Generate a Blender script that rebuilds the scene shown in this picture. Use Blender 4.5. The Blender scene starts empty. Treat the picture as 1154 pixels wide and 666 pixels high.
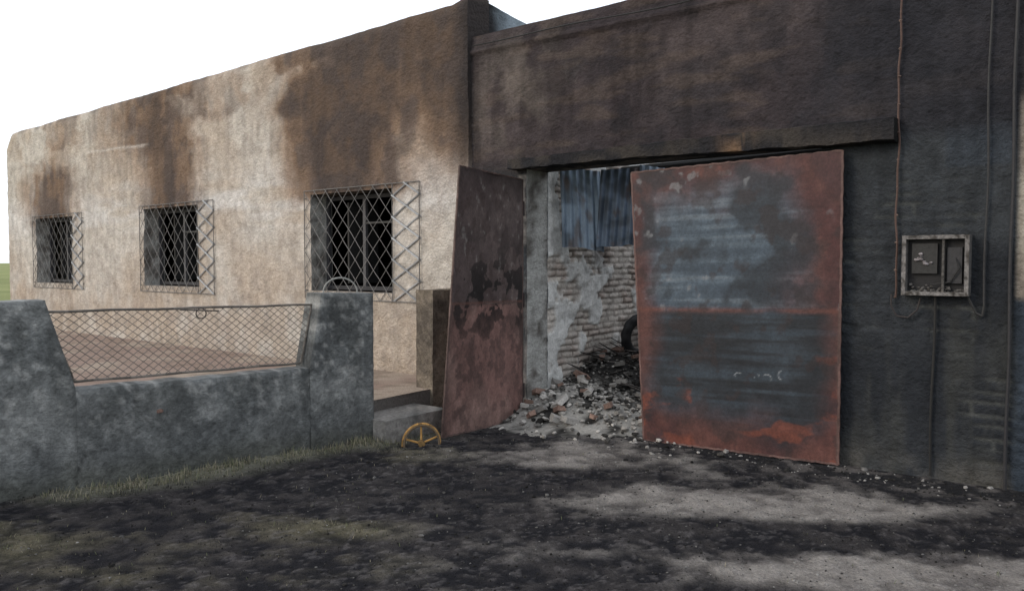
import bpy, math, random
import numpy as np
from mathutils import Vector
random.seed(7); rng=np.random.default_rng(7)
sc=bpy.context.scene

# ---------------- noise helpers ----------------
def _h(i,j,s):
    v=np.sin(i*127.1+j*311.7+s*74.7)*43758.5453
    return v-np.floor(v)
def vn(x,y,s=0):
    x=np.asarray(x,float); y=np.asarray(y,float)
    xi=np.floor(x); yi=np.floor(y); fx=x-xi; fy=y-yi
    fx=fx*fx*(3-2*fx); fy=fy*fy*(3-2*fy)
    a=_h(xi,yi,s); b=_h(xi+1,yi,s); c=_h(xi,yi+1,s); d=_h(xi+1,yi+1,s)
    return (a*(1-fx)+b*fx)*(1-fy)+(c*(1-fx)+d*fx)*fy
def fbm(x,y,s=0,o=5,g=0.5):
    r=0; a=1; t=0
    for k in range(o):
        r=r+a*vn(x*2**k+k*13.7,y*2**k+k*5.3,s+k); t+=a; a*=g
    return r/t
def ss(a,b,x):
    t=np.clip((x-a)/(b-a),0,1); return t*t*(3-2*t)
def mix(a,b,t):
    a=np.asarray(a,float); b=np.asarray(b,float); t=np.asarray(t)[...,None]
    return a*(1-t)+b*t
def gs(x,c,w): return np.exp(-((x-c)/w)**2)
def fg(x,c,w): return np.exp(-np.abs((x-c)/w)**3.2)

# ---------------- materials ----------------
def vmat(name,rough=0.9,bump=0.3,bscale=60,var=0.35,vscale=45,metal=0.0,spec=0.3,stretch=(1,1,1),bdist=0.02):
    m=bpy.data.materials.new(name); m.use_nodes=True
    nt=m.node_tree; N=nt.nodes; L=nt.links
    b=N['Principled BSDF']
    b.inputs['Roughness'].default_value=rough; b.inputs['Metallic'].default_value=metal
    b.inputs['Specular IOR Level'].default_value=spec
    tc=N.new('ShaderNodeTexCoord'); mp=N.new('ShaderNodeMapping'); mp.inputs['Scale'].default_value=stretch
    L.new(tc.outputs['Object'],mp.inputs['Vector'])
    at=N.new('ShaderNodeAttribute'); at.attribute_name='Col'
    n1=N.new('ShaderNodeTexNoise'); n1.inputs['Scale'].default_value=vscale; n1.inputs['Detail'].default_value=4; n1.inputs['Roughness'].default_value=0.7
    L.new(mp.outputs[0],n1.inputs['Vector'])
    mr=N.new('ShaderNodeMapRange'); mr.inputs['From Min'].default_value=0.25; mr.inputs['From Max'].default_value=0.75
    mr.inputs['To Min'].default_value=1-var; mr.inputs['To Max'].default_value=1+var
    L.new(n1.outputs['Fac'],mr.inputs['Value'])
    mu=N.new('ShaderNodeVectorMath'); mu.operation='SCALE'
    L.new(at.outputs['Color'],mu.inputs[0]); L.new(mr.outputs[0],mu.inputs['Scale'])
    L.new(mu.outputs[0],b.inputs['Base Color'])
    n2=N.new('ShaderNodeTexNoise'); n2.inputs['Scale'].default_value=bscale; n2.inputs['Detail'].default_value=5; n2.inputs['Roughness'].default_value=0.65
    L.new(mp.outputs[0],n2.inputs['Vector'])
    bp=N.new('ShaderNodeBump'); bp.inputs['Strength'].default_value=bump; bp.inputs['Distance'].default_value=bdist
    L.new(n2.outputs['Fac'],bp.inputs['Height']); L.new(bp.outputs[0],b.inputs['Normal'])
    return m
M_plaster=vmat('sooty_plaster',0.95,0.8,17,0.26,38,bdist=0.05,spec=0.12,stretch=(1,1,1.2))
M_conc=vmat('old_concrete',0.95,0.7,40,0.42,30,spec=0.12,bdist=.03)
M_ground=vmat('burnt_soil',1.0,0.9,55,0.4,60,spec=0.08,bdist=0.03)
M_metal=vmat('burnt_rusty_steel',0.62,0.25,50,0.35,40,metal=0.0,spec=0.35,bdist=0.01)
M_stone=vmat('rubble_stone',0.95,0.6,60,0.35,40,spec=0.12)
M_grass=vmat('dry_grass',0.9,0.0,10,0.15,20,spec=0.1)
M_corr=vmat('galvanised_sheet',0.5,0.1,40,0.2,12,metal=0.2,spec=0.5)
M_brick=vmat('whitewashed_brick',0.95,0.6,50,0.25,35,spec=0.1)

# ---------------- mesh helpers ----------------
def empty(name,loc=(0,0,0),rz=0):
    e=bpy.data.objects.new(name,None); e.location=loc; e.rotation_euler=(0,0,rz)
    sc.collection.objects.link(e); return e
def finish(name,V,F,C,mat,parent=None,smooth=False,loc=None,rz=0):
    me=bpy.data.meshes.new(name); me.from_pydata(V,[],F)
    ca=me.color_attributes.new('Col','FLOAT_COLOR','POINT')
    C=np.asarray(C,float); c4=np.ones((len(C),4)); c4[:,:3]=np.clip(C,0,1)
    ca.data.foreach_set('color',c4.ravel())
    me.materials.append(mat)
    if smooth: me.polygons.foreach_set('use_smooth',[True]*len(me.polygons))
    me.update()
    o=bpy.data.objects.new(name,me); sc.collection.objects.link(o)
    if parent: o.parent=parent
    if loc is not None: o.location=loc; o.rotation_euler=(0,0,rz)
    return o
class MB:
    def __init__(s): s.v=[];s.f=[];s.c=[]
    def add(s,vs,fs,col):
        b=len(s.v); s.v+= [tuple(p) for p in vs]; s.f+=[tuple(b+i for i in f) for f in fs]
        col=np.asarray(col,float)
        if col.ndim==1: s.c+=[tuple(col)]*len(vs)
        else: s.c+=[tuple(c) for c in col]
    def sheet(s,P,C,mask=None,flip=False):
        ny,nx=P.shape[:2]; b=len(s.v)
        s.v+=list(map(tuple,P.reshape(-1,3))); s.c+=list(map(tuple,np.broadcast_to(C,P.shape).reshape(-1,3)))
        idx=np.arange(ny*nx).reshape(ny,nx)+b
        q=np.stack([idx[:-1,:-1],idx[:-1,1:],idx[1:,1:],idx[1:,:-1]],-1)
        if flip: q=q[...,::-1]
        q=q.reshape(-1,4)
        if mask is not None: q=q[mask.ravel()]
        s.f+=list(map(tuple,q.tolist()))
    def tube(s,p,q,r,col,k=6,r2=None):
        p=Vector(p);q=Vector(q);d=(q-p)
        if d.length<1e-6: return
        d.normalize(); a=d.orthogonal().normalized(); b=d.cross(a); r2=r if r2 is None else r2
        vs=[p+(a*math.cos(2*math.pi*i/k)+b*math.sin(2*math.pi*i/k))*r for i in range(k)]
        vs+=[q+(a*math.cos(2*math.pi*i/k)+b*math.sin(2*math.pi*i/k))*r2 for i in range(k)]
        fs=[(i,(i+1)%k,k+(i+1)%k,k+i) for i in range(k)]+[tuple(range(k))[::-1],tuple(range(k,2*k))]
        s.add(vs,fs,col)
    def path(s,pts,r,col,k=6):
        for a,b in zip(pts[:-1],pts[1:]): s.tube(a,b,r,col,k)
    def box(s,a,b,col):
        x0,y0,z0=a;x1,y1,z1=b
        vs=[(x0,y0,z0),(x1,y0,z0),(x1,y1,z0),(x0,y1,z0),(x0,y0,z1),(x1,y0,z1),(x1,y1,z1),(x0,y1,z1)]
        s.add(vs,[(0,3,2,1),(4,5,6,7),(0,1,5,4),(1,2,6,5),(2,3,7,6),(3,0,4,7)],col)
    def build(s,name,mat,parent=None,smooth=False,loc=None,rz=0): return finish(name,s.v,s.f,s.c,mat,parent,smooth,loc,rz)
_t=(1+5**.5)/2
ICO=np.array([(-1,_t,0),(1,_t,0),(-1,-_t,0),(1,-_t,0),(0,-1,_t),(0,1,_t),(0,-1,-_t),(0,1,-_t),(_t,0,-1),(_t,0,1),(-_t,0,-1),(-_t,0,1)])/1.9
ICF=[(0,11,5),(0,5,1),(0,1,7),(0,7,10),(0,10,11),(1,5,9),(5,11,4),(11,10,2),(10,7,6),(7,1,8),(3,9,4),(3,4,2),(3,2,6),(3,6,8),(3,8,9),(4,9,5),(2,4,11),(6,2,10),(8,6,7),(9,8,1)]
def rock(mb,c,r,col,flat=0.7):
    sc_=np.array([rng.uniform(.7,1.3),rng.uniform(.7,1.3),flat*rng.uniform(.7,1.2)])
    V=ICO*rng.uniform(.72,1.2,(12,1))*sc_*r
    a=rng.uniform(0,6.28); R=np.array([[math.cos(a),-math.sin(a),0],[math.sin(a),math.cos(a),0],[0,0,1]])
    b=rng.uniform(-.6,.6); R2=np.array([[1,0,0],[0,math.cos(b),-math.sin(b)],[0,math.sin(b),math.cos(b)]])
    mb.add(V@R.T@R2.T+np.array(c),ICF,col)
BX=np.array([(x,y,z) for x in (-1,1) for y in (-1,1) for z in (-1,1)],float)
BF=[(0,1,3,2),(4,6,7,5),(0,4,5,1),(2,3,7,6),(0,2,6,4),(1,5,7,3)]
def chunk(mb,c,s,col):
    V=BX*np.array(s)*rng.uniform(.75,1.15,(8,3)); a,b,g=rng.uniform(0,6.28),rng.uniform(-.5,.5),rng.uniform(-.5,.5)
    Rz=np.array([[math.cos(a),-math.sin(a),0],[math.sin(a),math.cos(a),0],[0,0,1]]);Rx=np.array([[1,0,0],[0,math.cos(b),-math.sin(b)],[0,math.sin(b),math.cos(b)]]);Ry=np.array([[math.cos(g),0,math.sin(g)],[0,1,0],[-math.sin(g),0,math.cos(g)]])
    mb.add(V@Ry.T@Rx.T@Rz.T+np.array(c),BF,col)

def lines(a,b,step,extra=()):
    n=max(2,int(round((b-a)/step))+1)
    L=list(np.linspace(a,b,n))
    for e in extra:
        if a<e<b: L.append(e)
    L=sorted(set(np.round(L,4)))
    out=[L[0]]
    for v in L[1:]:
        if v-out[-1]<step*0.25 and not any(abs(v-e)<1e-4 for e in extra):
            continue
        if v-out[-1]<step*0.25 and len(out)>1 and not any(abs(out[-1]-e)<1e-4 for e in extra): out[-1]=v
        else: out.append(v)
    return np.array(out)

def wall(name,u0,u1,z0,z1,top,holes,nf,T,colfn,relief,mat,parent,step=0.03,zs=2.85,endcaps=True,roundr=0.03):
    U=lines(u0,u1,step,[e for h in holes for e in h[:2]]); Z=lines(z0,z1,step,[e for h in holes for e in h[2:]])
    UU,ZZ=np.meshgrid(U,Z); 
    tz=top(UU); Zs=np.where(ZZ>zs,zs+(ZZ-zs)*(tz-zs)/(z1-zs),ZZ)
    edge=np.clip((ZZ-(z1-0.12))/0.12,0,1)
    n=nf+relief(UU,Zs)-roundr*edge**2
    P=np.stack([UU,n,Zs],-1)
    cu=(UU[:-1,:-1]+UU[1:,1:])/2; cz=(ZZ[:-1,:-1]+ZZ[1:,1:])/2
    mask=np.ones(cu.shape,bool)
    for h in holes: mask&=~((cu>h[0])&(cu<h[1])&(cz>h[2])&(cz<h[3]))
    mb=MB(); C=colfn(UU,Zs); mb.sheet(P,C,mask)
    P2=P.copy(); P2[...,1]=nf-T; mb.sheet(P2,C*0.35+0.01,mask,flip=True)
    t=np.linspace(0,1,8)[:,None]
    a=P[-1][None]; b=P2[-1][None]
    cap=a*(1-t[...,None])+b*t[...,None]; cap=cap.copy(); cap[...,2]+=0.02*np.sin(np.pi*t)+0.01*(fbm(cap[...,0]*5,t*3,9)-.5)*np.sin(np.pi*t)
    mb.sheet(cap,C[-1][None]*np.ones((8,1,1))*0.9)
    if endcaps:
        for k in (0,-1):
            a=P[:,k][None];b=P2[:,k][None]; cap=a*(1-t[...,None])+b*t[...,None]; mb.sheet(cap,C[:,k][None]*np.ones((8,1,1)))
    for h in holes:
        iu0=np.argmin(abs(U-h[0]));iu1=np.argmin(abs(U-h[1]));iz0=np.argmin(abs(Z-h[2]));iz1=np.argmin(abs(Z-h[3]))
        for sl in ((slice(iz0,iz1+1),iu0),(slice(iz0,iz1+1),iu1),(iz0,slice(iu0,iu1+1)),(iz1,slice(iu0,iu1+1))):
            a=P[sl][None];b=P2[sl][None]; cap=(a*(1-t[...,None])+b*t[...,None]).copy()
            w=fbm(cap[...,2]*9+cap[...,0]*7,cap[...,1]*9,4)-.5
            inner=np.sin(np.pi*np.clip(t,0,1))
            vert=not isinstance(sl[1],slice)
            if vert: cap[...,0]+=0.05*w*inner
            else: cap[...,2]+=0.03*w*inner
            nn=fbm(cap[...,2]*6+cap[...,0]*5,cap[...,1]*8,14)
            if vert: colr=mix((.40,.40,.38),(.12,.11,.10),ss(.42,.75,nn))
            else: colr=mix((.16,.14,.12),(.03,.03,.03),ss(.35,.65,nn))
            mb.sheet(cap,colr)
    return mb.build(name,mat,parent,smooth=True)

def clipline(poly,p,d):
    t0,t1=-1e9,1e9; n=len(poly)
    for i in range(n):
        a=poly[i];b=poly[(i+1)%n]; ex,ey=b[0]-a[0],b[1]-a[1]; nx,ny=-ey,ex
        num=nx*(a[0]-p[0])+ny*(a[1]-p[1]); den=nx*d[0]+ny*d[1]
        if abs(den)<1e-9:
            if num>0: return None
            continue
        t=num/den
        if den>0: t0=max(t0,t)
        else: t1=min(t1,t)
    if t1-t0<1e-3: return None
    return (p[0]+d[0]*t0,p[1]+d[1]*t0),(p[0]+d[0]*t1,p[1]+d[1]*t1)
def diamonds(mb,poly,du,dz,y,r,col,seg=1,wob=0.0):
    xs=[p[0] for p in poly]; zs=[p[1] for p in poly]; W_=max(xs)-min(xs)+ (max(zs)-min(zs))*du/dz
    k=int(W_/du)+2
    for s in (1,-1):
        for i in range(-k,k+1):
            p=(min(xs)+i*du,min(zs)); c=clipline(poly,p,(du*s,dz))
            if c:
                (x0,z0),(x1,z1)=c; ns=max(1,int(math.hypot(x1-x0,z1-z0)/0.15)) if seg>1 else 1
                pts=[]
                for j in range(ns+1):
                    t=j/ns; ww=wob if 0<j<ns else 0
                    pts.append((x0+(x1-x0)*t+random.uniform(-ww,ww),y+s*r*0.9+random.uniform(-ww,ww),z0+(z1-z0)*t+random.uniform(-ww,ww)))
                cc=np.array(col)*random.uniform(.7,1.25)
                mb.path(pts,r,cc,5)

# ---------------- building frame ----------------
P0=(3.522,5.551,0); RZ=math.atan2(.6265,-.7795)
def W(u,n,z=0): return (P0[0]-.7795*u-.6265*n, P0[1]+.6265*u-.7795*n, z)
house=empty('burnt_house',P0,RZ)
ware=empty('burnt_warehouse',P0,RZ)

WIN=[(15.01,16.69,1.20,2.47),(10.60,12.28,1.22,2.48),(6.28,7.84,1.23,2.48)]
def house_top(u):
    t=4.43-(u-5.1)*0.0115+0.018*(fbm(u*1.1,u*0,3,4)-.5)*2
    t=t-0.25*ss(17.75,18.12,u)**2
    t=t+0.07*ss(5.35,5.05,u)
    return t
def house_relief(u,z):
    return 0.035*(fbm(u*2.2,z*2.2,21,4)-.5)+0.022*(fbm(u*11,z*13,22,4)-.5)+0.03
def house_col(u,z):
    n1=fbm(u*1.1,z*1.4,31,5); n2=fbm(u*3.5,z*3.0,32,5); n3=fbm(u*0.7,z*5.5,33,4); n4=fbm(u*12,z*9,34,3); n5=fbm(u*5,z*1.2,36,5); n6=fbm(u*.6,z*.9,38,4); n7=fbm(u*6,z*6,40,5)
    c=mix((.44,.38,.32),(.50,.465,.42),ss(.35,.65,n1))
    c=mix(c,(.59,.58,.57),0.75*gs(z,2.48,.42)*ss(.30,.56,n3))
    c=mix(c,(.37,.30,.235),0.6*ss(1.7,.8,z)*ss(.35,.65,n2))
    c=mix(c,(.33,.29,.26),.35*ss(.52,.66,n7))
    s=np.zeros_like(u)
    uu=u+0.5*(n1-.5)+.25*(n2-.5)+.12*(n7-.5)
    for uc,amp,w,z0,hh in ((15.95,1.10,1.02,2.34,1.75),(11.45,1.12,.86,2.34,1.9),(7.12,1.42,1.12,2.34,2.0)):
        wz=w*(1+0.12*(z-2.4)); up=ss(z0-.14,z0+.22,z+0.22*(n2-.5))*(1-.62*ss(z0+.8,z0+hh,z+0.6*(n1-.5)))
        s=s+amp*np.exp(-np.abs((uu-uc)/wz)**2.3)*up
        s=s+.5*fg(u,uc,.98)*ss(z0-.5,z0,z)*ss(z0+.3,z0,z)*ss(.4,.6,n7)
    s=s+0.62*ss(3.0,3.85,z+0.5*(n1-.5)+.5*(n3-.5))*ss(17,11.,u)*(.6+.8*ss(.35,.65,n6))
    s=s+0.30*ss(2.8,3.5,z+0.5*(n1-.5))*ss(10,6.5,u)
    s=s+0.9*ss(6.15,5.15,u+0.6*(n1-.5))*ss(2.0,3.1,z+.3*(n2-.5))
    pal=ss(.50,.64,fbm(u*.9+3,z*2.0,39,5))*ss(3.0,3.6,z)*ss(5.4,6.0,u)
    s=s-0.42*pal-.45*fg(u,9.2,.9)*ss(3.9,2.6,z)
    s=np.clip(s*(.68+.64*n5),0,1.5)
    brown=mix((.25,.165,.11),(.155,.112,.09),ss(.4,.6,n2))
    c=mix(c,brown,np.clip(s*1.1,0,.94))
    k=np.clip((s-.50)*1.15,0,.86)
    c=mix(c,(.042,.036,.037),k*(.72+.5*(n4-.3)))
    c=mix(c,(.025,.024,.026),ss(5.40,5.08,u+.35*(n2-.5))*ss(2.3,2.9,z)*.75)
    c=mix(c,(.09,.075,.065),.55*ss(.10,.0,house_top(u)-z)*ss(.35,.6,n2))
    c=mix(c,(.52,.49,.46),.6*gs(u+.02*(n7-.5),8.77,.03)*ss(2.55,2.65,z)*ss(3.45,3.3,z))
    c=mix(c,(.60,.56,.52),.6*gs(z-.03*(u-13)+.03*(n7-.5),3.55,.02)*ss(12.0,12.3,u)*ss(14.6,14.2,u))
    c=c*(1-.12*ss(.5,.75,fbm(u*9,z*.7,37,3)))[...,None]
    return c*(.74+.52*n4)[...,None]
wall('front_wall',5.08,18.12,-0.1,4.4,house_top,WIN,0.03,0.32,house_col,house_relief,M_plaster,house,step=0.03)

def ware_top(u):
    return 4.045+0.012*(fbm(u*2,u*0,5,4)-.5)*2 +0.05*ss(3.15,3.05,u)
HOLE=[(1.35,4.32,-0.2,2.56)]
def brickpat(u,z,bl=.27,bh=.085,m=.014):
    row=np.floor(z/bh); x=u/bl+.5*(row%2); fx=(x-np.floor(x))*bl; fz=(z/bh-row)*bh
    d=np.minimum(np.minimum(fx,bl-fx),np.minimum(fz,bh-fz)); return ss(m*.3,m*.9,d), _h(np.floor(x),row,3)
def expo_(u,z): return ss(.47,.58,fbm(u*1.6+5,z*1.5,52,4)+.12*ss(1.6,.5,z))*(z<2.3)
def ware_relief(u,z):
    b,_=brickpat(u+.02*fbm(u*4,z*4,2,3),z+.01*fbm(u*3,z*3,6,2))
    r=0.022*(fbm(u*2.5,z*2.5,41,4)-.5)+0.018*(fbm(u*12,z*13,42,4)-.5)
    r=r+0.014*(b-1)*expo_(u,z)*(u<1.3)
    led=ss(3.80,3.815,z-.01*(u-2))*ss(3.87,3.855,z-.01*(u-2))
    return r+0.03*led
def ware_col(u,z):
    n1=fbm(u*1.2,z*1.5,61,5); n2=fbm(u*4,z*3.4,62,5); n4=fbm(u*13,z*10,64,3); n5=fbm(u*8,z*.9,65,4); n8=fbm(u*2,z*9,66,4)
    up=mix((.046,.038,.041),(.076,.062,.063),ss(.35,.7,n1))
    up=mix(up,(.027,.026,.030),ss(.40,.70,n2)*.6)
    up=mix(up,(.10,.077,.066),.45*ss(.52,.68,n8))
    up=mix(up,(.16,.135,.12),.75*gs(u,4.55,.55)*gs(z,3.35,.6)*ss(.3,.6,n2))
    up=mix(up,(.023,.025,.031),ss(1.9,.8,u+.5*(n1-.5))*.8)
    lo=mix((.025,.028,.033),(.046,.051,.057),ss(.35,.7,n1))
    b,hb=brickpat(u+.02*fbm(u*4,z*4,2,3),z+.01*fbm(u*3,z*3,6,2))
    lo=mix(lo,(.10,.105,.10),.6*(1-b)*expo_(u,z)*ss(.3,.6,n2))
    lo=mix(lo,(.075,.078,.075),.6*ss(.5,.72,n5)*ss(1.5,.9,z))
    lo=mix(lo,(.12,.115,.105),.6*ss(.25,.02,z)*ss(.35,.6,n2))
    pn=ss(.02,.05,u)*ss(.47,.44,u)*ss(2.28,2.30,z)*ss(2.60,2.58,z); lo=mix(lo,(.05,.06,.075),.6*pn)
    c=mix(lo,up,ss(2.45,2.7,z+.1*(n2-.5)))
    j=ss(4.29,4.32,u)*ss(4.46,4.40,u+.08*(n2-.5))*(z<2.5)
    c=mix(c,(.20,.19,.185),j*ss(.3,.55,n2))
    pale=mix((.36,.33,.28),(.25,.22,.19),ss(.4,.6,n2)); dado=mix((.05,.065,.085),(.022,.027,.035),n1)
    r=mix(dado,pale,ss(1.33,1.36,z)*1.0); r=mix(r,(.03,.03,.032),ss(2.62,2.8,z+.2*(n1-.5)))
    c=mix(c,r,ss(.01,-.01,u+.012*(n4-.5)))
    c=c*(1-.25*ss(.5,.75,n5))[...,None]
    return c*(.7+.6*n4)[...,None]
wall('front_wall_main',-3.0,5.08,-0.1,4.06,ware_top,HOLE,0.0,0.36,ware_col,ware_relief,M_plaster,ware,step=0.024,roundr=0.02)

# house shell
mb=MB()
def plain(mbx,a,b,c,d,col,n=24,m=16,dis=0.0):
    a,b,c,d=map(np.array,(a,b,c,d)); s=np.linspace(0,1,n)[None,:,None]; t=np.linspace(0,1,m)[:,None,None]
    P=(a*(1-s)+b*s)*(1-t)+(d*(1-s)+c*s)*t
    nn=fbm(P[...,0]*1.5+P[...,1]*1.7,P[...,2]*1.5+P[...,1],77,4)
    C=np.array(col)*(0.6+.8*nn)[...,None]; mbx.sheet(P,C)
n=np.linspace(-0.29,-7,120); z=np.linspace(0,1,60); NN,TT=np.meshgrid(n,z)
def sidetop(n): return 4.50+0.10*np.clip(n,-1.2,0)+.05*np.clip(n+1.2,-9,0)+0.03*(fbm(n*3,n*0,8,3)-.5)
for uu,flip in ((5.085,0),(5.36,1)):
    Pz=TT*sidetop(NN); P=np.stack([np.full_like(NN,uu)+.01*(fbm(NN*3,Pz*3,7,4)-.5),NN,Pz],-1)
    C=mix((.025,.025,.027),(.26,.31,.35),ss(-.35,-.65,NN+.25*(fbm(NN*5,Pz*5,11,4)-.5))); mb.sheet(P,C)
a=np.stack([np.full_like(n,5.085),n,sidetop(n)],-1); b=a.copy(); b[:,0]=5.36
mb.sheet(np.stack([a,b]),np.array((.12,.12,.12)))
plain(mb,(18.0,-.29,0),(18.0,-7,0),(18.0,-7,4.2),(18.0,-.29,4.2),(.4,.35,.27))
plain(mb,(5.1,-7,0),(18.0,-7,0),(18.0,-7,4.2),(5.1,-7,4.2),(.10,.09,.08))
mb.build('side_and_back_walls',M_plaster,house,smooth=True)
mb=MB()
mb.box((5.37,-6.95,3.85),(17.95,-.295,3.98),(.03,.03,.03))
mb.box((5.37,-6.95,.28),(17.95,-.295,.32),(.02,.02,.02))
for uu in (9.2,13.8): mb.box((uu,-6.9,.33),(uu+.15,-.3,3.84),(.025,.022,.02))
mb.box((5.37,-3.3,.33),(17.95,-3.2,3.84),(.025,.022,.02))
mb.build('roof_floor_and_partitions',M_plaster,house)

# windows + grilles
for wi,(a,b,z0,z1) in enumerate(WIN):
    mb=MB(); y=-.24; g=(.04,.04,.045)
    for (p,q) in (((a,y,z0+.02),(a+.05,y+.05,z1-.02)),((b-.05,y,z0+.02),(b,y+.05,z1-.02)),((a+.05,y,z0+.02),(b-.05,y+.05,z0+.07)),((a+.05,y,z1-.07),(b-.05,y+.05,z1-.02))): mb.box(p,q,g)
    w=b-a
    mb.box((a+w*.10,y+.005,z0+.07),(a+w*.10+.08,y+.05,z1-.07),(.17,.18,.19))
    mb.box((a+w*.50,y+.005,z0+.07),(a+w*.50+.05,y+.045,z1-.07),(.08,.08,.085))
    mb.box((a+w*.10+.08,y+.008,z0+.86),(a+w*.50,y+.04,z0+.885),(.04,.04,.04))
    mb.box((a+w*.74,y-.5,z0+.1),(a+w*.74+.03,y,z1-.1),(.03,.03,.03))
    mb.build('window_frame',M_metal,house)
    mb=MB()
    mb.box((a-.03,-.1,z0-.05),(b+.03,.060,z0+.004),(.36,.32,.28))
    mb.build('window_sill',M_conc,house)
    mb=MB(); yy=.085; col=(.13,.125,.12)
    ga,gb,gz0,gz1=a-.47,b+.10,z0-.09,z1+.05
    for p,q in (((ga,yy,gz0),(gb,yy,gz0)),((ga,yy,gz1),(gb,yy,gz1)),((ga,yy,gz0),(ga,yy,gz1)),((gb,yy,gz0),(gb,yy,gz1)),((a-.02,yy,gz0),(a-.02,yy,gz1))): mb.tube(p,q,.006,col)
    diamonds(mb,[(a-.02,gz0),(gb,gz0),(gb,gz1),(a-.02,gz1)],.225,.25,yy,.0045,(.15,.145,.14),2,.004)
    diamonds(mb,[(ga,gz0),(a-.02,gz0),(a-.02,gz1),(ga,gz1)],.45,.25,yy,.011,(.30,.31,.32),1)
    for uu in (ga+.02,gb-.02):
        for zz in (gz0+.1,gz1-.1): mb.tube((uu,yy,zz),(uu,.02,zz),.008,col)
    mb.build('window_grille',M_metal,house)

# warehouse shell: brick side wall with fallen plaster
mb=MB()
n=np.concatenate([np.arange(-.36,-3.4,-.013),np.arange(-3.4,-9.0,-.1)]); z=np.concatenate([np.arange(-.1,2.9,.013),np.arange(2.9,3.9,.08)])
NN,ZZ=np.meshgrid(n,z)
b,hb=brickpat(-NN+.05*fbm(NN*4,ZZ*4,2,3),ZZ+.035*fbm(NN*3,ZZ*3,6,3),.22,.070,.018)
q=fbm(NN*2.2,ZZ*1.9,91,6); fine=fbm(NN*10,ZZ*10,92,5)
pl=np.clip(ss(.61,.68,q+.24*ss(-.82,-.42,NN+.35*(q-.5))+.12*ss(1.9,2.2,ZZ)+.10*(fine-.5)),0,1)
wash=ss(.35,.62,fbm(NN*5,ZZ*6,98,5))
off=.020*b*(.3+1.0*hb)*(1-pl)+pl*.030+.030*fine
C=mix((.20,.17,.15),mix((.58,.53,.47),(.38,.31,.27),hb),b*(1-.5*wash))
C=mix(C,(.62,.58,.53),.55*wash)
C=mix(C,(.60,.60,.58),pl); C=mix(C,(.07,.06,.055),.65*ss(.56,.76,fbm(NN*1.4+7,ZZ*1.7,95,6)))
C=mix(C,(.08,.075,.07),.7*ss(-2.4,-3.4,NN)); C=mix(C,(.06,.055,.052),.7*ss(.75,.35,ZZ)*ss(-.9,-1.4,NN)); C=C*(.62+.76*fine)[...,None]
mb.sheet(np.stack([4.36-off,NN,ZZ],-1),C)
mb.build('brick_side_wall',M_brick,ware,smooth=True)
mb=MB()
plain(mb,(-3,-9,0),(5.0,-9,0),(5.0,-9,3.9),(-3,-9,3.9),(.16,.14,.12))
plain(mb,(-2.98,-.4,0),(-2.98,-9,0),(-2.98,-9,3.9),(-2.98,-.4,3.9),(.25,.22,.2))
mb.build('rear_walls',M_plaster,ware)

# lintel beam
mb=MB(); u=np.linspace(.78,4.46,160)
prof=[(0.0,0.0),(0.17,0.0),(0.19,.03),(0.19,1.0),(0.16,1.04),(0.0,1.06)]
P=np.zeros((len(prof),len(u),3)); 
zb=2.555-.05*ss(3.2,.8,u); zt=2.665+.01*np.sin(u)
for i,(yy,t) in enumerate(prof):
    P[i,:,0]=u; P[i,:,1]=yy*0.8+(.025*(fbm(u*6,u*0+i,12,4)-.5) if yy>0 else 0); P[i,:,2]=zb+(zt-zb)*t+.028*(fbm(u*8,u*0+i*3,13,5)-.5)
C=mix((.022,.022,.025),(.05,.044,.04),ss(.45,.7,fbm(P[...,0]*5,P[...,2]*9,15,4))); C=mix(C,(.24,.15,.09),.7*gs(P[...,0],2.0,.12)*ss(.4,.6,fbm(P[...,0]*9,P[...,2]*9,16,4)))
mb.sheet(P,C); 
for k in (0,-1): mb.add(P[:,k],[tuple(range(len(prof)))],(.02,.02,.02))
mb.build('lintel_beam',M_plaster,ware)

# gate leaves
def leaf(name,c00,c10,c11,c01,colfn,warp,seed,fcol,hd):
    A=[np.array(x,float) for x in (c00,c10,c11,c01)]
    a=np.linspace(0,1,180); b=np.linspace(0,1,260); AA,BB=np.meshgrid(a,b)
    P=((A[0]*(1-AA[...,None])+A[1]*AA[...,None])*(1-BB[...,None])+(A[3]*(1-AA[...,None])+A[2]*AA[...,None])*BB[...,None])
    nrm=np.cross(A[1]-A[0],A[3]-A[0]); nrm/=np.linalg.norm(nrm)
    wv=warp*(fbm(AA*2.2,BB*2.8,seed,3)-.5)*2*np.minimum(1,8*AA*(1-AA))+.004*(fbm(AA*14,BB*18,seed+3,3)-.5)
    mb=MB(); F=P+nrm*wv[...,None]; C=colfn(AA,BB)
    mb.sheet(F,C); mb.sheet(F-nrm*.006,C*.6,flip=True)
    mb.build(name+'_sheet',M_metal,ware,smooth=True)
    mb=MB()
    def pt(x,y,d=0): return tuple(((A[0]*(1-x)+A[1]*x)*(1-y)+(A[3]*(1-x)+A[2]*x)*y)+nrm*d)
    def rail(x0,y0,x1,y1,r,d,dk=1):
        k=40; prev=None
        for i in range(k+1):
            t=i/k; j=.0015*math.sin(i*2.3+seed); p_=pt(x0+(x1-x0)*t+j,y0+(y1-y0)*t+j,d)
            if prev: mb.tube(prev,p_,r,np.array(fcol)*dk*(.35+1.3*float(fbm(i*.35,seed,5,3))),4)
            prev=p_
    rail(0,0,0,1,.012,0,.8);rail(1,0,1,1,.011,0);rail(0,0,1,0,.011,0);rail(0,1,1,1,.010,0,.8);rail(0,.492,1,.492,.008,0.004)
    if hd:
        for y in (.12,.5,.88): mb.tube(pt(-.012,y-.03),pt(-.012,y+.03),.018,(.03,.02,.02),8)
    mb.build(name+'_frame',M_metal,ware)
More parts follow.
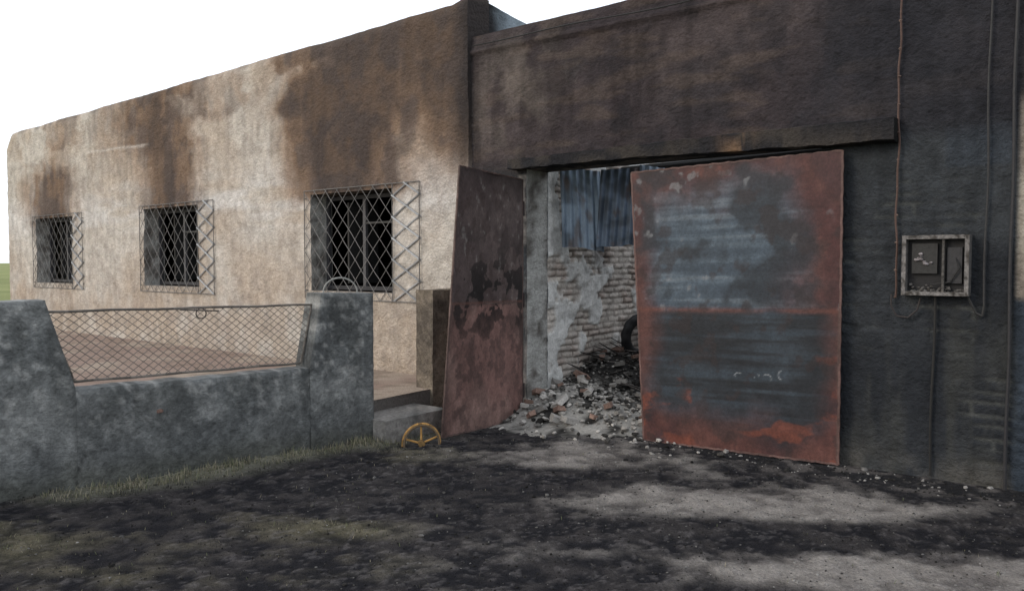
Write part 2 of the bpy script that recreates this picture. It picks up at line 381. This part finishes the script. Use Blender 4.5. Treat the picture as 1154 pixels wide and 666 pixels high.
def right_col(a,b):
    n1=fbm(a*3,b*4,101,5); n2=fbm(a*7,b*10,102,5); st=fbm(a*2.0,b*55,103,5); n3=fbm(a*24,b*30,106,3); n7=fbm(a*5,b*7,108,6); n9=fbm(a*12,b*16,112,6)
    e=np.minimum(a*.85,(1-a)*1.6)
    red=mix((.095,.036,.035),(.15,.060,.050),ss(.4,.65,n2)); dark=np.array((.028,.034,.044)); blue=mix((.075,.105,.14),(.125,.17,.215),ss(.3,.7,st)) 
    cx=ss(.06,.28,e+.24*(n1-.5)+.14*(n2-.5)+.10*(n9-.5)); cy=ss(1.02,.80,b+.20*(n1-.5)+.12*(n2-.5)+.06*(n9-.5))
    up=mix(red,blue,cx*cy)
    up=mix(up,dark,.78*ss(.44,.62,n7+.13*gs(a,.28,.26)-.10*gs(a,.52,.2)*gs(b,.72,.2)+.05*(n9-.5))*ss(.0,.4,cx+.3*n2))
    up=mix(up,(.24,.27,.30),.35*ss(.56,.72,st)*cx*cy*ss(.4,.6,n7*-1+1))
    up=mix(up,(.28,.29,.30),.5*ss(.70,.78,n3)*ss(.5,.65,n1))
    lo=mix(blue*.62,dark*.75,ss(.30,.58,st*.6+.4*n1))
    rim=ss(.12,.0,a+.14*(n2-.5))*.8+ss(.84,1.0,a+.22*(n1-.5))*.9+ss(.16,.03,b+.2*(n1-.5))
    lo=mix(lo,red,np.clip(rim,0,1)*ss(.3,.55,n2+.08))
    org=ss(.62,.70,fbm(a*5,b*13,109,6)+.22*gs(a,.24,.22)*gs(b,.10,.07)+.10*gs(b,.36,.05)*gs(a,.05,.12)+.08*gs(b,.1,.08)*gs(a,.7,.12)+.06*(n9-.5))*ss(.42,.3,b)
    lo=mix(lo,(.28,.078,.045),.62*org)
    c=mix(lo,up,ss(.480,.496,b+.004*(n3-.5)))
    c=mix(c,(.20,.07,.05),.7*gs(b,.49,.006+.005*n1)*ss(.3,.5,n2+.1))
    c=mix(c,(.045,.03,.03),.5*ss(.60,.68,n9))
    for k,(ca,cb,r1,th0) in enumerate(((.26,.275,.030,0),(.33,.262,.036,2.1),(.385,.270,.026,4.2),(.47,.266,.034,1.2))):
        dx=(a-ca)*1.75; dy=(b-cb)*2.2; rr=np.hypot(dx,dy*(1+.25*k%2)); an=np.cos(np.arctan2(dy,dx)-th0)
        c=mix(c,(.50,.53,.56),.75*gs(rr+.006*(n9-.5)*4,r1,.0042)*ss(-.1,.3,an)*ss(.35,.5,fbm(a*60,b*50,111+k,2)+.1))
    ed=ss(.015,.0,a); c=mix(c,(.14,.09,.08),ed*ss(.4,.6,n2))
    return c*(.7+.6*n3)[...,None]
def left_col(a,b):
    n1=fbm(a*3,b*4,121,5); n2=fbm(a*8,b*12,122,6); n3=fbm(a*24,b*34,123,3); n9=fbm(a*14,b*24,126,5)
    up=mix((.13,.095,.092),(.20,.15,.14),ss(.35,.65,n1)); lo=mix((.33,.185,.16),(.44,.28,.24),ss(.35,.65,n1))
    lo=mix(lo,(.15,.09,.08),.5*ss(.48,.62,n2)); lo=mix(lo,(.12,.075,.065),.7*ss(.85,1.,a+.2*(n2-.5))+.3*ss(.12,.0,b))
    c=mix(lo,up,ss(.48,.495,b))
    c=mix(c,(.09,.06,.055),.5*ss(.56,.64,n9))
    blk=ss(.50,.52,fbm(a*6,b*13,124,6)+.24*np.maximum(gs(a,.42,.24)*gs(b,.60,.055),gs(a,.55,.16)*gs(b,.43,.06))-.06)
    c=mix(c,(.022,.018,.018),.95*blk*gs(b,.53,.20))
    c=mix(c,(.05,.04,.04),.6*ss(.9,1.,b+.08*(n1-.5)))
    c=mix(c,(.35,.33,.31),.4*ss(.72,.78,n3)*(b>.5))
    c=mix(c,(.26,.12,.09),.6*gs(b,.495,.005))
    return c*(.72+.56*n3)[...,None]
leaf('right_gate_leaf',(1.15,.10,0.02),(2.81,.22,0.0),(2.955,.22,2.41),(1.155,.10,2.466),right_col,.012,131,(.12,.070,.062),False)
leaf('left_gate_leaf',(4.335,.06,-.02),(4.242,1.358,.02),(4.112,1.253,2.463),(4.335,.06,2.45),left_col,.022,141,(.12,.08,.07),True)

# conduits
mb=MB()
z=np.linspace(1.34,4.02,40)
mb.path([(.775+.006*math.sin(t*7)+.004*math.sin(t*17),.035,t) for t in z],.008,(.085,.05,.04),6)
for i,t in enumerate(z[::3]): rock(mb,(.775,.035,t),.013,(.13,.09,.075))
z=np.linspace(1.30,4.02,40); mb.path([(.19+.006*math.sin(t*5),.03,t) for t in z],.008,(.03,.03,.032),6)
mb.path([(.19,.03,1.30),(.20,.035,1.22),(.24,.04,1.24),(.28,.04,1.33),(.30,.04,1.37)],.009,(.02,.02,.02))
z=np.linspace(.02,1.36,14); mb.path([(.51+.008*math.sin(t*4),.028,t) for t in z],.010,(.015,.015,.015),6)
mb.path([(.80,.04,1.36),(.80,.05,1.28),(.76,.05,1.20),(.68,.05,1.19),(.62,.045,1.25),(.60,.04,1.34)],.007,(.03,.025,.025))
z=np.linspace(0,4.02,30); mb.path([(.035+.004*math.sin(t*5),.035,t) for t in z],.012,(.025,.025,.028),6)
u=np.linspace(5.02,-2.9,60); mb.path([(t,.05,3.93-.035*math.sin((t-1)*.8)**2-.012*math.sin(t*3)) for t in u],.007,(.015,.015,.015),5)
mb.build('electrical_conduits',M_metal,ware)

# ---------------- meter box ----------------
meter=empty('electric_meter_box',P0,RZ)
mb=MB(); a,b,z0,z1=.28,.72,1.36,1.80; f=.028; c=(.19,.18,.175)
def rough_bar(p,q):
    x=np.linspace(p[0],q[0],max(3,int((q[0]-p[0])/.02)));zz=np.linspace(p[2],q[2],max(3,int((q[2]-p[2])/.02)));X,Z=np.meshgrid(x,zz)
    nn=fbm(X*30,Z*30,801,3); C=mix(c,(.06,.055,.05),ss(.5,.65,nn))
    mb.box(p,q,tuple(np.array(c)*.7)); mb.sheet(np.stack([X,q[1]+.004+.006*(nn-.3),Z],-1),C)
rough_bar((a,.0,z0),(a+f,.10,z1)); rough_bar((b-f,.0,z0),(b,.10,z1)); rough_bar((a+f,.0,z1-f),(b-f,.098,z1)); rough_bar((a+f,.0,z0),(b-f,.098,z0+f))
mb.box((a+.16,.02,z0+f),(a+.175,.09,z1-f),(.09,.085,.08))
mb.build('frame',M_conc,meter)
mb=MB(); mb.box((a+f,.018,z0+f),(b-f,.024,z1-f),(.012,.012,.014))
mb.box((a+.05,.025,z0+.09),(a+.145,.06,z1-.09),(.03,.03,.033)); mb.box((a+.21,.025,z0+.16),(b-.06,.06,z1-.06),(.025,.025,.025))
for i in range(40): rock(mb,(rng.uniform(a+.05,b-.05),rng.uniform(.03,.075),z0+f+rng.uniform(0,.08)*rng.random()),rng.uniform(.008,.02),(.09,.085,.08))
for i in range(9): rock(mb,(rng.uniform(a+.24,b-.09),.066,rng.uniform(z0+.22,z0+.31)),rng.uniform(.012,.024),(.26,.24,.25),.5)
mb.path([(a+.1,.05,z0+.3),(a+.06,.08,z0+.2),(a+.12,.07,z0+.1),(a+.25,.08,z0+.08)],.005,(.02,.02,.02),5)
mb.build('burnt_meter',M_metal,meter)

# ---------------- corrugated sheets hanging ----------------
cs=empty('corrugated_metal_sheet',P0,RZ)
def corr(name,o,du,ln,ht,tilt,col,seed):
    x=np.linspace(0,ln,int(ln*130)); z=np.linspace(0,ht,26); X,Z=np.meshgrid(x,z)
    w=.014*np.sin(X*2*np.pi/.085)+.05*(fbm(X*2,Z*2,seed,3)-.5)
    zz=o[2]-Z-.09*(fbm(X*6,X*0,seed+1,3)-.5)*(Z/ht)
    P=np.stack([o[0]+X*du[0]+w*du[1]+Z*tilt[0],o[1]+X*du[1]-w*du[0]+Z*tilt[1],zz+X*tilt[2]],-1)
    n=fbm(X*4,Z*5,seed+2,5); C=mix(col,np.array(col)*.4,ss(.45,.65,n)); C=mix(C,(.10,.06,.04),.6*ss(.55,.7,fbm(X*9,Z*6,seed+4,4)))
    mb=MB(); mb.sheet(P,C); mb.build(name,M_corr,cs,smooth=True)
corr('sheet_1',(4.24,-.46,2.62),(-.52,-.853),.50,.86,(-.05,0,-.05),(.24,.31,.39),201)
corr('sheet_2',(3.93,-.80,2.60),(-.75,-.66),.42,.84,(.06,.02,.06),(.16,.21,.28),205)
corr('sheet_3',(3.62,-1.1,2.66),(-.60,-.80),.75,.92,(.0,.05,-.1),(.28,.35,.43),209)
mb=MB(); mb.tube((4.33,-.75,2.66),(1.2,-.75,2.70),.04,(.02,.02,.02),8); mb.tube((4.33,-1.9,2.72),(1.2,-1.9,2.78),.04,(.02,.02,.02),8)
mb.build('charred_rafter',M_metal,ware)

# ---------------- rubble ----------------
def HH(u,n): return .58*np.exp(-((u-4.0)/.85)**2-((n+1.35)/.90)**2)+.20*np.exp(-((u-3.80)/.75)**2-((n+.15)/.42)**2)
def hp(u,n): return float(HH(u,n))
mb=MB()
for i in range(6500):
    u=rng.uniform(2.0,4.33); n=rng.uniform(-3.4,.75); h=hp(u,n)
    if rng.random()>min(1,.10+h*4): continue
    if n>.15 and rng.random()<.45: continue
    wht=rng.random()<(0.68 if n>-.55 else .22)
    g=rng.uniform(.20,.50) if wht else rng.uniform(.02,.12)
    r=rng.uniform(.008,.028)*(1.9 if rng.random()<.07 else 1)
    rock(mb,(u,n,h*rng.uniform(.8,1.0)+r*.3),r,(g,g*.955,g*.89))
for i in range(75):
    u=rng.uniform(2.7,4.30); n=rng.uniform(-1.9,.5); h=hp(u,n)
    if h<.05: continue
    g=rng.uniform(.18,.48) if n>-.7 else rng.uniform(.05,.25); cc=(g,g*.95,g*.88) if rng.random()<.7 else (g*.7,g*.47,g*.38)
    s=rng.uniform(.5,1.1); chunk(mb,(u,n,h+.02),(.09*s*rng.uniform(.5,1),.045*s,.028*s),cc)
u=np.linspace(1.6,4.33,90); n=np.linspace(-3.6,.7,110); UU,NN=np.meshgrid(u,n)
f=fbm(UU*7,NN*7,215,4); H=HH(UU,NN); P=np.stack([UU,NN,H*.95+.05*(f-.5)*np.minimum(1,H*10)-.02],-1)
C=mix((.025,.024,.023),(.28,.27,.25),ss(.3,.6,f)*ss(-.85,-.4,NN)); mb.sheet(P,C)
mb.build('rubble_pile',M_stone,None,loc=P0,rz=RZ)
mb=MB()
for i in range(110):
    u=rng.uniform(3.2,4.25);n=rng.uniform(-2.3,-.6);h=hp(u,n); a=rng.uniform(0,6.28);l=rng.uniform(.08,.34);e=rng.uniform(-.3,.5)
    mb.tube((u,n,h+.02),(u+math.cos(a)*l,n+math.sin(a)*l,h+.04+e*l),rng.uniform(.005,.014),np.array((.02,.018,.017))*rng.choice([1,1,3,6]),5,.005)
mb.build('charred_timber_debris',M_stone,None,loc=P0,rz=RZ)
# burnt tyre resting on the debris
mb=MB(); R,r=.21,.065; th=np.linspace(0,2*np.pi,49); ph=np.linspace(0,2*np.pi,17); T_,Ph=np.meshgrid(th,ph)
rr=R+r*np.cos(Ph); X=rr*np.cos(T_);Z=rr*np.sin(T_);Y=.8*r*np.sin(Ph)+.006*np.sign(np.sin(T_*36))*(np.cos(Ph)>.3)
P=np.stack([X*math.cos(.6)-Y*math.sin(.6),X*math.sin(.6)+Y*math.cos(.6)-Z*.2,Z],-1)
mb.sheet(P,np.array((.012,.012,.013)))
ty=W(3.90,-1.60); mb.build('burnt_tyre',M_metal,None,loc=(ty[0],ty[1],.74),rz=0,smooth=True)

# ---------------- fence ----------------
FO=(-3.50,5.37,0); FR=math.atan2(.6604,.7508)
fence=empty('concrete_garden_fence',FO,FR)
def fcol(x,z,seed):
    n1=fbm(x*1.6,z*1.8,seed,5);n2=fbm(x*5,z*4,seed+1,6);n3=fbm(x*20,z*18,seed+2,4);n5=fbm(x*9,z*1.2,seed+4,4)
    c=mix((.150,.158,.158),(.215,.222,.217),ss(.3,.7,n1)); c=mix(c,(.072,.076,.077),.6*ss(.42,.66,n2+.16*ss(.8,.1,z)-.04))
    c=mix(c,(.33,.33,.315),.5*ss(.56,.68,n3)*ss(.1,.8,z)); c=mix(c,(.07,.073,.07),.45*ss(.48,.65,n5)*ss(.2,.75,z)); c=mix(c,(.06,.062,.05),.65*ss(.25,.0,z+.2*(n2-.5)))
    ck=np.abs(fbm(x*1.7+7,z*1.3,seed+9,5)-.5); c=mix(c,(.03,.03,.03),.6*ss(.006,.0,ck)*ss(.45,.55,n1))
    return c*(.6+.8*n3)[...,None]
def solid(mb,xl,xr,z0,z1,y0,y1,seed,step=.020):
    nz=max(4,int((z1-z0)/step)); z=np.linspace(z0,z1,nz); nx=max(6,int((xr(z0)-xl(z0))/step)); s=np.linspace(0,1,nx)
    S,Z=np.meshgrid(s,z); X=xl(Z)*(1-S)+xr(Z)*S
    ed=np.minimum(np.minimum(S*(xr(Z)-xl(Z)),(1-S)*(xr(Z)-xl(Z))),z1-Z); bev=.018*np.clip(1-ed/.03,0,1)**2
    rel=.022*(fbm(X*3,Z*3,seed+5,4)-.5)+.016*(fbm(X*14,Z*14,seed+6,4)-.5)
    Z2=Z+.022*(fbm(X*7,Z*0,seed+7,4)-.5)*(Z/z1)
    F=np.stack([X,y0+rel+bev,Z2],-1); B=np.stack([X,y1-bev+0*X,Z2],-1)
    C=fcol(X,Z,seed); mb.sheet(F,C,flip=True); mb.sheet(B,C*1.2)
    t=np.linspace(0,1,7)[:,None,None]
    for k in (0,-1): mb.sheet(F[:,k][None]*(1-t)+B[:,k][None]*t,C[:,k][None]*np.ones((7,1,1)))
    mb.sheet(F[-1][None]*(1-t)+B[-1][None]*t,np.clip(C[-1][None]*1.2+.02,0,1)*np.ones((7,1,1)))
mb=MB()
ww=lambda x0: (lambda z: x0+0*z)
sl=lambda x0,x1: (lambda z: x0+(x1-x0)*np.clip((1.33-z)/.62,0,1))
solid(mb,sl(2.36,2.25),ww(2.877),-.08,1.33,-.15,.15,301)
solid(mb,sl(-.27,-.42),sl(.28,.455),-.08,1.34,-.15,.15,311)
solid(mb,ww(.44),ww(2.26),-.08,.70,-.138,.09,321)
solid(mb,ww(-2.62),ww(-.40),-.08,.70,-.138,.09,331)
solid(mb,sl(-3.15,-3.15),sl(-2.72,-2.58),-.08,1.34,-.15,.15,341)
mb.build('piers_and_low_wall',M_conc,fence,smooth=True)
mb=MB()
rock(mb,(1.02,-.125,.49),.045,(.17,.11,.09),.5)
mb.build('exposed_brick',M_brick,fence)
mb=MB(); col=(.13,.115,.10)
for (A,B,Cc,D) in (((.475,.745),(2.235,.735),(2.34,1.235),(.30,1.255)),((-2.58,.745),(-.445,.745),(-.28,1.255),(-2.7,1.255))):
    poly=[A,B,Cc,D]
    for p,q in zip(poly,poly[1:]+poly[:1]):
        k=14; prev=None
        for i in range(k+1):
            t=i/k; pt_=(p[0]+(q[0]-p[0])*t,.004*math.sin(i*1.9),p[1]+(q[1]-p[1])*t+(.003*math.sin(i*1.3) if 0<i<k else 0))
            if prev: mb.tube(prev,pt_,.010,np.array(col)*rng.uniform(.7,1.3),6)
            prev=pt_
    diamonds(mb,poly,.072,.058,0,.0025,(.13,.12,.11),2,.002)
for j in range(12):
    t0,t1=j/12*6.283,(j+1)/12*6.283; mb.tube((1.38+.04*math.cos(t0),-.015,1.20+.04*math.sin(t0)),(1.38+.04*math.cos(t1),-.015,1.20+.04*math.sin(t1)),.005,(.06,.05,.045),5)
mb.tube((1.22,-.012,1.235),(1.52,-.02,1.215),.006,(.08,.07,.06),5)
mb.build('wire_mesh_panel',M_metal,fence)

# gate post and step beside house
def blockW(name,u0,u1,n0,n1,z0,z1,colA,colB,seed,parent=None):
    mb=MB()
    def face(fn,w,h):
        a=np.linspace(0,1,max(5,int(w/.025)));b=np.linspace(0,1,max(5,int(h/.025)));A,B=np.meshgrid(a,b);P=fn(A,B)
        nn=fbm(P[...,0]*4+P[...,1]*4,P[...,2]*4+P[...,1],seed,5); n3=fbm((P[...,0]+P[...,1])*17,P[...,2]*17,seed+1,3)
        P=P+ .016*np.stack([fbm(P[...,1]*5+3,P[...,2]*5,seed+2,4)-.5,fbm(P[...,0]*5,P[...,2]*5,seed+3,4)-.5,fbm(P[...,0]*5,P[...,1]*5,seed+4,4)-.5],-1)
        mb.sheet(P,mix(colA,colB,ss(.35,.65,nn))*(.6+.8*n3)[...,None])
    w=u1-u0;d=n1-n0;h=z1-z0
    face(lambda A,B:np.stack([u0+A*w,n1+0*A,z0+B*h],-1),w,h); face(lambda A,B:np.stack([u0+A*w,n0+0*A,z0+B*h],-1),w,h)
    face(lambda A,B:np.stack([u0+0*A,n0+A*d,z0+B*h],-1),d,h); face(lambda A,B:np.stack([u1+0*A,n0+A*d,z0+B*h],-1),d,h)
    face(lambda A,B:np.stack([u0+B*w,n0+A*d,z1+0*A],-1),d,w)
    return mb.build(name,M_conc,parent,loc=None if parent else P0,rz=RZ)
blockW('gate_post',4.98,5.22,.04,.72,-.05,1.32,(.20,.17,.135),(.11,.095,.08),351)
blockW('entrance_step',4.55,5.6,.95,1.75,-.05,.19,(.25,.24,.225),(.12,.12,.115),361)

# courtyard slab
def fp(s,y=0): return (FO[0]+.7508*s-.6604*y,FO[1]+.6604*s+.7508*y,0)
mb=MB()
u=np.linspace(0,1,160)
A=np.array([W(5.02+19*t,-.02,.3) for t in u]); B=np.array([fp(2.8-11*t,.04) for t in u]); B[:,2]=.3
B[0]=W(5.02,1.0,.3)
t=np.linspace(0,1,70)[:,None,None]; P=(A[None]*(1-t)+B[None]*t).copy(); f=fbm(P[...,0]*1.2,P[...,1]*1.2,371,5); f2=fbm(P[...,0]*6,P[...,1]*6,372,4)
P[...,2]+=.02*(f-.5)
C=mix((.33,.25,.21),(.40,.33,.27),ss(.4,.6,f)); C=mix(C,(.18,.14,.11),.6*ss(.5,.65,f2)); C=C*(.8+.4*f2)[...,None]
mb.sheet(P,C)
e=np.stack([P[:,0],P[:,0]*np.array([1,1,0])]); mb.sheet(e,np.array((.16,.15,.14)))
e=np.stack([P[-1],P[-1]*np.array([1,1,0])]); mb.sheet(e,np.array((.16,.15,.14)))
mb.build('courtyard_floor',M_ground,None,smooth=True)

# hoop behind pier
mb=MB(); hc=np.array(fp(2.62,.0)); d=np.array((.94,.34,0))
pts=[tuple(hc+d*.15*math.cos(t)+np.array((0,0,1.335+.13*math.sin(t)))) for t in np.linspace(0,math.pi,18)]
mb.path(pts,.008,(.25,.25,.235),6); mb.build('metal_hoop',M_metal)

# yellow wheel half sunk in the soil
wc=np.array((-.80,6.96,.01)); mb=MB(); yl=(.36,.20,.06)
wx=np.array((.97,.22,0)); 
def wp(t,r,y=0): return tuple(wc+wx*r*math.cos(t)+np.array((0,.25*r*math.sin(t),r*math.sin(t)))+np.array((.22,-.97,0))*y)
th=np.linspace(0,2*math.pi,33)
for i in range(32): mb.tube(wp(th[i],.165),wp(th[i+1],.165),.012,np.array(yl)*rng.uniform(.4,1.2),8)
mb.path([wp(t,.155,.03) for t in th],.010,(.10,.07,.04),6)
for k in range(5):
    a=.35+k*2*math.pi/5; mb.tube(wp(a,.03),wp(a,.16),.010,yl,6,.009)
mb.tube(wp(0,0,-.03),wp(0,0,.05),.03,(.18,.11,.04),10)
mb.build('spoked_wheel',M_metal,None,smooth=False)

# ---------------- ground ----------------
def axis(lo,hi,a,b,step,g=1.12):
    mid=list(np.arange(a,b,step)); L=[];x=a;s=step
    while x>lo: s*=g; x-=s; L.append(max(x,lo))
    R=[];x=mid[-1];s=step
    while x<hi: s*=g; x+=s; R.append(min(x,hi))
    return np.array(L[::-1]+mid+R)
gx=axis(-1500,1500,-4.5,4.2,.018); gy=axis(-300,2500,3.2,9.0,.018)
X,Y=np.meshgrid(gx,gy)
n1=fbm(X*.9+3,Y*.9,401,5); n2=fbm(X*2.2,Y*3.0,402,6); n3=fbm(X*9,Y*9,403,4); n4=fbm(X*30,Y*30,404,3)
def blob(x,y,rx,ry): return np.exp(-((X-x)/rx)**2-((Y-y)/ry)**2)
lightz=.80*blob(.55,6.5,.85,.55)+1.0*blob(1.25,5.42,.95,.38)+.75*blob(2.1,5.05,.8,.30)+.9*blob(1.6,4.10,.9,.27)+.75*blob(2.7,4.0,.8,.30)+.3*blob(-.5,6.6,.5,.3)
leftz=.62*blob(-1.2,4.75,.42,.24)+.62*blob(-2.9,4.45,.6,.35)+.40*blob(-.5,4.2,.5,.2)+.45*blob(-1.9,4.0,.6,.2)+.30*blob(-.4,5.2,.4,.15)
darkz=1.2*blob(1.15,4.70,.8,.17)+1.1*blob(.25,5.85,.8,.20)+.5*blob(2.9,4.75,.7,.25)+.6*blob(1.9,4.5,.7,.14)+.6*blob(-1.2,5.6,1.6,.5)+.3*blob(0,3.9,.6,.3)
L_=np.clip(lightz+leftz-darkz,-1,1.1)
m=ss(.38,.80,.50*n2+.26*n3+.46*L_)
soil=mix((.017,.017,.020),(.042,.039,.040),ss(.35,.65,n3))
sand=mix((.17,.155,.145),(.29,.27,.25),ss(.35,.65,.5*n3+.5*n2))
turf=mix((.085,.080,.050),(.14,.125,.082),n3)
left=ss(.1,-1.0,X)
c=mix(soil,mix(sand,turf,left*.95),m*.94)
ashl=ss(.62,.72,n4)*ss(.4,.6,n1+.1); c=mix(c,(.15,.14,.14),.3*ashl)
sx=(X-FO[0])*.7508+(Y-FO[1])*.6604; sy=-(X-FO[0])*.6604+(Y-FO[1])*.7508
gr=ss(-.62,-.18,sy+.35*(n2-.5))*ss(.3,.0,sy)*ss(3.7,3.1,sx)*ss(.0,.7,sx+.5*(n2-.5)); c=mix(c,mix((.14,.14,.10),(.27,.265,.21),n3),.8*gr)
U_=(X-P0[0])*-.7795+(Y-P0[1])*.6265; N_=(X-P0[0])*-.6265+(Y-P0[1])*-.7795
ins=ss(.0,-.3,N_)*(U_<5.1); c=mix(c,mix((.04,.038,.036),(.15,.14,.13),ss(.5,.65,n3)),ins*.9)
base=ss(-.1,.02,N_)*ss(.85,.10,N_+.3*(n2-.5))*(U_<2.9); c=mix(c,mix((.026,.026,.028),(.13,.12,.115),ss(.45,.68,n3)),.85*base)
far=ss(9,16,np.hypot(X,Y-4)); field=mix((.17,.20,.08),(.27,.28,.13),n1); c=mix(c,field,far)
c=c*(.74+.52*n4)[...,None]
Z=(.05*(n1-.5)+.035*(n2-.5)+.022*(n3-.5)+.014*(n4-.5))*(1-ss(8,20,np.hypot(X,Y)))
near=ss(.5,.0,np.abs(N_)); Z=Z*(1-.6*near)-.005
mb=MB(); mb.sheet(np.stack([X,Y,Z],-1),c); mb.build('ground',M_ground,None,smooth=True)
def ij(x,y): return min(max(np.searchsorted(gy,y),0),len(gy)-1),min(max(np.searchsorted(gx,x),0),len(gx)-1)
def gz(x,y): return Z[ij(x,y)]
def gm(x,y):
    k=ij(x,y); return m[k],left[k],gr[k],N_[k],sy[k],sx[k]
mb=MB()
for i in range(15000):
    x=rng.uniform(-4.5,4.2);y=rng.uniform(3.2,7.8)
    mm,ll,g_,nn,yy,xx=gm(x,y)
    if nn<0.02 or (yy>-.15 and xx<2.9): continue
    if rng.random()<.25+ll*.4: continue
    r=rng.uniform(.0025,.008)*(2.2 if rng.random()<.03 else 1)
    if nn<.45: r*=1.5
    if mm>.5: g=rng.choice([.04,.12,.18,.24],p=[.2,.3,.3,.2])
    else: g=rng.choice([.015,.03,.06,.14],p=[.4,.3,.2,.1])
    if nn<.5 and 2.7<xx<9 and rng.random()<.2: g=.25
    rock(mb,(x,y,gz(x,y)+r*.2),r,(g,g*.97,g*.93))
mb.build('gravel_and_charred_bits',M_stone)
V=[];F=[];Cc=[]
def blade(x,y,z,h,w,col):
    a=rng.uniform(0,6.28);l=rng.uniform(.1,.9)*h; dx,dy=math.cos(a),math.sin(a); b=len(V); px,py=-dy*w,dx*w
    V.extend([(x-px,y-py,z),(x+px,y+py,z),(x+dx*l*.45+px*.6,y+dy*l*.45+py*.6,z+h*.6),(x+dx*l*.45-px*.6,y+dy*l*.45-py*.6,z+h*.6),(x+dx*l,y+dy*l,z+h)])
    F.extend([(b,b+1,b+2,b+3),(b+3,b+2,b+4)]); Cc.extend([np.array(col)*.6]*2+[col]*3)
cols=[(.19,.185,.12),(.13,.145,.08),(.30,.27,.20),(.05,.048,.04),(.025,.025,.025)]
for i in range(15000):
    x=rng.uniform(-4.5,3.8);y=rng.uniform(3.2,7.9)
    mm,ll,g_,nn,yy,xx=gm(x,y)
    if nn<0.05 or (yy>-.16 and xx<2.9): continue
    pr=ll*(.18+.6*mm)+g_*1.0+.03
    if rng.random()>pr: continue
    k=int(3+6*g_+2*rng.random())
    for j in range(k):
        h=rng.uniform(.008,.028)+(g_*rng.uniform(.0,.06))
        if g_>.4: cc=cols[rng.choice(5,p=[.34,.2,.38,.05,.03])]
        elif mm>.5: cc=cols[rng.choice(5,p=[.26,.24,.18,.18,.14])]
        else: cc=cols[rng.choice(5,p=[.03,.03,.03,.33,.58])]
        blade(x+rng.normal(0,.02),y+rng.normal(0,.02),gz(x,y)-.004,h,.0020,cc)
for (cx,cy,sx_,sy_,nn_) in ((-1.18,7.32,.14,.06,360),(-1.45,7.02,.2,.05,260)):
    for j in range(nn_):
        x=cx+rng.normal(0,sx_);y=cy+rng.normal(0,sy_); blade(x,y,gz(x,y)-.004,rng.uniform(.02,.10),.0025,cols[rng.choice(3,p=[.4,.25,.35])])
finish('grass',V,F,Cc,M_grass)

# ---------------- light ----------------
w=bpy.data.worlds.new('World'); sc.world=w; w.use_nodes=True; nt=w.node_tree
bg=nt.nodes['Background']; sky=nt.nodes.new('ShaderNodeTexSky'); sky.sky_type='NISHITA'; sky.sun_disc=False
sky.sun_elevation=math.radians(24); sky.sun_rotation=math.radians(248); sky.dust_density=4; sky.air_density=1.2; sky.ozone_density=1
mx=nt.nodes.new('ShaderNodeMix'); mx.data_type='RGBA'; mx.inputs['Factor'].default_value=.75
mx.inputs[7].default_value=(9.9,10.3,11.0,1)
nt.links.new(sky.outputs[0],mx.inputs[6]); nt.links.new(mx.outputs[2],bg.inputs['Color']); bg.inputs['Strength'].default_value=.15
sd=bpy.data.lights.new('sun','SUN'); sd.energy=0.9; sd.angle=math.radians(22); sd.color=(1,.90,.78)
so=bpy.data.objects.new('sun',sd); sc.collection.objects.link(so)
az=math.radians(248); el=math.radians(24); d=Vector((math.sin(az)*math.cos(el),math.cos(az)*math.cos(el),math.sin(el)))
so.rotation_euler=d.to_track_quat('Z','Y').to_euler()
cam=bpy.data.cameras.new('camera'); co=bpy.data.objects.new('camera',cam); sc.collection.objects.link(co)
co.location=(0,0,1.6); co.rotation_euler=(math.radians(90-2.36),0,0); cam.lens=27.98; cam.sensor_width=36; cam.clip_end=5000; cam.clip_start=.05
sc.camera=co
sc.view_settings.view_transform='Standard'; sc.view_settings.look='None'; sc.view_settings.exposure=0
